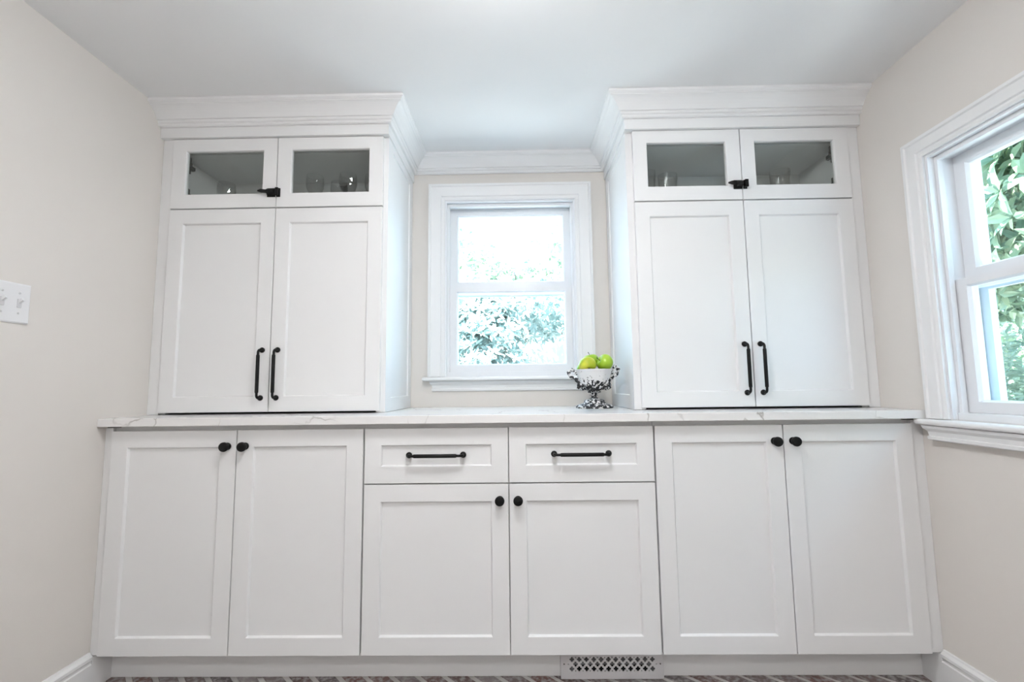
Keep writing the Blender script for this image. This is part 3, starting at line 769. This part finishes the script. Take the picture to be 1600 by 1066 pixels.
for x, y, lab in ((-1.245, 0.36, 'cut crystal goblet standing alone behind the glass door above the switch-wall tower'),
                  (-0.815, 0.30, 'cut crystal goblet, first from the latch among those behind the window-side glass door'),
                  (-0.735, 0.37, 'cut crystal goblet, second from the latch and set further back'),
                  (-0.665, 0.29, 'cut crystal goblet in the middle of its shelf, third from the latch'),
                  (-0.560, 0.31, 'cut crystal goblet at the shelf end beside the end panel')):
    gbl = thing('goblet', lab, 'goblet', (x, y, SHELF), 'crystal goblets in the switch-wall tower', rot=(0, 0, R_.uniform(0, 6)))
    inst('bowl', GB, gbl, (0,0,0)); inst('stem', GS, gbl, (0,0,0))
t0 = thing('drinking_glass', 'clear tumbler standing alone behind the glass door beside the side-window wall', 'glass', (1.215, 0.31, SHELF), 'tumblers in the urn-side tower')
inst('tumbler_wall', TM, t0, (0,0,0))
for x, y, lab in ((0.632, 0.30, 'clear tumbler closest to the end panel, behind the glass door above the urn'),
                  (0.735, 0.33, 'clear tumbler beside the end-panel tumbler, behind the glass door above the urn')):
    c = copy_tree(t0); c.location = (x, y, SHELF); tag(c, lab)

# ------------------------------------------------------------------ ceiling lamp and added rear fill lamp
def ceiling_lamp(x, y, st, label):
    org = (x, y, ZC)
    u = thing('ceiling_lamp', label, 'lamp', org)
    MB().lathe([(.001, -.001), (.085, -.001), (.086, -.014), (.03, -.022), (.018, -.026), (.018, -.0395), (.001, -.0395)], (0,0,0), 'Z', 40, cap=False).build('lamp_base', 'plate', u)
    mt = emis('lamp_glow', (0.975, 0.98, 1.0), st)
    MB().lathe([(.001, -.040), (.12, -.042), (.148, -.050), (.150, -.058), (.140, -.078), (.11, -.096), (.06, -.106), (.001, -.109)], (0,0,0), 'Z', 40, cap=False).build('lamp_shade', mt, u)
ceiling_lamp(0.03, -0.79, LAMP_MAIN, 'round flush ceiling lamp with a glowing dome in front of the cabinets')
ceiling_lamp(0.03, -2.30, LAMP_FILL, 'round glowing fill lamp added unseen on the ceiling towards the rear wall')  # unseen second lamp, added as fill light for the room

# ------------------------------------------------------------------ garden outside
GZ = -0.35
g_ = MB().box(-14, 14, -4, 22, GZ - .3, GZ); tag(g_.build('ground', 'yard'), 'pale gravel ground outside the windows, greyed for neutral bounce light', kind='structure')
def leaf_geo(L, wd):
    # folded leaf along +X with a bent tip: 8 triangles
    xs = (0.0, 0.3, 0.7, 1.0); ws = (0.0, 1.0, 0.75, 0.0); zs = (0.0, 0.05, 0.03, -0.10)
    v = [(0,0,0)]
    for x, w, z in zip(xs[1:3], ws[1:3], zs[1:3]):
        v += [(x*L, -w*wd/2, z*L), (x*L, 0, (z-.05)*L), (x*L, w*wd/2, z*L)]
    v.append((L, 0, zs[3]*L))
    f = [(0,1,2), (0,2,3), (1,4,5,2), (2,5,6,3), (4,7,5), (5,7,6)]
    return v, f
def shrub(name, label, cat, base, blobs, n_whorl, L, wd, m, seed, n_single, per=7, group=None, inner=0.35, aim=(0.07, -1.65, 1.0)):
    rg = np.random.default_rng(seed)
    u = thing(name, label, cat, base, group)
    bx, by, bz = base
    # stems
    st = MB()
    for (cx, cy, cz, rx, ry, rz, _w) in blobs:
        st.tube([(0.05*math.sin(cx*9), 0.05*math.cos(cx*7), 0), ((cx-bx)*.35, (cy-by)*.35, (cz-bz)*.5), (cx-bx, cy-by, cz-bz+rz*.3)], [0.035, 0.025, 0.01], 7)
    st.build('stem', 'bark', u)
    lv, lf = leaf_geo(L, wd); lv = np.array(lv)
    wsum = sum(b[6] for b in blobs); mats = []
    for (cx, cy, cz, rx, ry, rz, w_) in blobs:
        k = int(n_whorl * w_ / wsum)
        d = rg.normal(size=(k, 3)); d /= np.linalg.norm(d, axis=1)[:, None]
        r = inner + (1-inner) * rg.random(k) ** 0.6
        P = d * r[:, None] * np.array([rx, ry, rz]) + np.array([cx, cy, cz])
        up = d * np.array([1/rx, 1/ry, 1/rz]); up /= np.linalg.norm(up, axis=1)[:, None]
        up = up + np.array([0, 0, 0.55]) + rg.normal(size=(k, 3))*.3; up /= np.linalg.norm(up, axis=1)[:, None]
        for p, z in zip(P, up):
            if p[2] < GZ + .05: continue
            x = np.cross(z, (0.3, 0.5, 0.8)); x /= np.linalg.norm(x); y = np.cross(z, x)
            a0 = rg.random()*6.28
            for q in range(per):
                a = a0 + q*6.283/per + rg.normal()*.2; el = rg.normal()*.3 + .35
                dx = (x*math.cos(a) + y*math.sin(a))*math.cos(el) + z*math.sin(el)
                dy = np.cross(z, dx); dy /= np.linalg.norm(dy); dz = np.cross(dx, dy)
                s = 0.75 + .5*rg.random()
                mats.append((np.stack([dx, dy, dz], 1)*s, p + dx*.01))
    A = np.array([a for a, _ in mats]); P = np.array([p for _, p in mats]) - np.array(base)
    dist = np.linalg.norm(P + np.array(base) - np.array(aim), axis=1)
    order = np.argsort(dist)
    one, rest = order[:n_single], order[n_single:]
    lm = bpy.data.meshes.new('leaf'); lm.from_pydata([tuple(v) for v in lv], [], lf); lm.materials.append(M[m])
    for i in one:
        o = inst('leaf', lm, u, (0,0,0)); mm = Matrix(A[i].tolist()).to_4x4(); mm.translation = P[i]; o.matrix_local = mm
    V = (np.einsum('nij,kj->nki', A[rest], lv) + P[rest][:, None, :]).reshape(-1, 3)
    nv = len(lv); F = [tuple(j + i*nv for j in f) for i in range(len(rest)) for f in lf]
    me = bpy.data.meshes.new('foliage'); me.from_pydata(V.tolist(), [], F); me.materials.append(M[m])
    o = inst('foliage', me, u, (0,0,0)); tag(o, kind='stuff')
    return u
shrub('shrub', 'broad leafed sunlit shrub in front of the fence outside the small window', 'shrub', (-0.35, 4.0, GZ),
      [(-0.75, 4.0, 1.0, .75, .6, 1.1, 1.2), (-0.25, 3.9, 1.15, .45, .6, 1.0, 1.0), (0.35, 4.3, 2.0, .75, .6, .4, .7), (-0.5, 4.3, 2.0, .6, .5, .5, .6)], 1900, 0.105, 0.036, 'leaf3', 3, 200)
shrub('tree', 'pale sunlit tree rising above the fence outside the small window', 'tree', (0.6, 7.4, GZ),
      [(0.0, 7.2, 2.9, 1.6, .8, 1.1, 1.0), (1.2, 7.4, 3.2, .8, .8, 1.4, .8), (-1.3, 7.6, 3.6, .9, .8, 1.0, .5)], 650, 0.16, 0.06, 'leaf2', 5, 0, inner=.2)
shrub('magnolia_tree', 'large leafed tree with glossy green leaves and added sky-blocking crowns outside the side window', 'tree', (3.9, 1.0, GZ),
      [(3.5, 0.9, 2.3, .9, 1.0, .9, 1.2), (3.9, 1.9, 2.5, .9, .9, 1.0, 1.0), (3.6, 0.2, 2.3, .8, .9, .7, .6), (3.5, -1.0, 1.85, .9, .9, .9, 1.0), (3.4, 2.6, 4.0, 1.2, 1.2, 1.1, .9), (3.5, -2.6, 1.85, 1.1, 1.0, .9, .9)], 4000, 0.125, 0.046, 'leaf1', 8, 220)  # crowns towards the camera side are unseen, added to block low sky light
shrub('hedge_bush', 'fine leafed pale green bush low outside the side window', 'shrub', (4.3, 1.4, GZ),
      [(4.2, 1.2, 0.5, .9, 1.2, .85, 1.0), (4.6, 2.4, 0.7, 1.0, 1.0, .9, 1.0)], 1800, 0.085, 0.03, 'leaf2', 11, 120)
shrub('dark_shrub', 'shady dark green shrub far beyond the side window', 'shrub', (7.4, 3.6, GZ),
      [(7.2, 3.2, 1.2, 1.2, 1.6, 1.6, 1.0), (7.8, 5.2, 1.6, 1.3, 1.5, 1.9, 1.0), (7.6, 1.4, 1.4, 1.2, 1.4, 1.7, 1.0)], 1500, 0.16, 0.07, 'leaf1', 13, 0)
def fence():
    y = 5.2
    u = thing('board_fence', 'pale weathered board fence behind the shrub outside the small window', 'fence', (0.4, y, GZ))
    x = -2.4
    k = 0
    while x < 3.2:
        w = 0.138; h = 2.02 + R_.uniform(-.008, .008)
        b = MB().box(x, x + w, y, y + .018, GZ, GZ + h).build('board', 'fence', u, (0.4, y, GZ)); x += w + 0.006; k += 1
    for z in (0.35, 1.6): MB().box(-2.4, 3.2, y + .018, y + .06, GZ + z, GZ + z + .09).build('fence_rail', 'fence', u, (0.4, y, GZ))
fence()
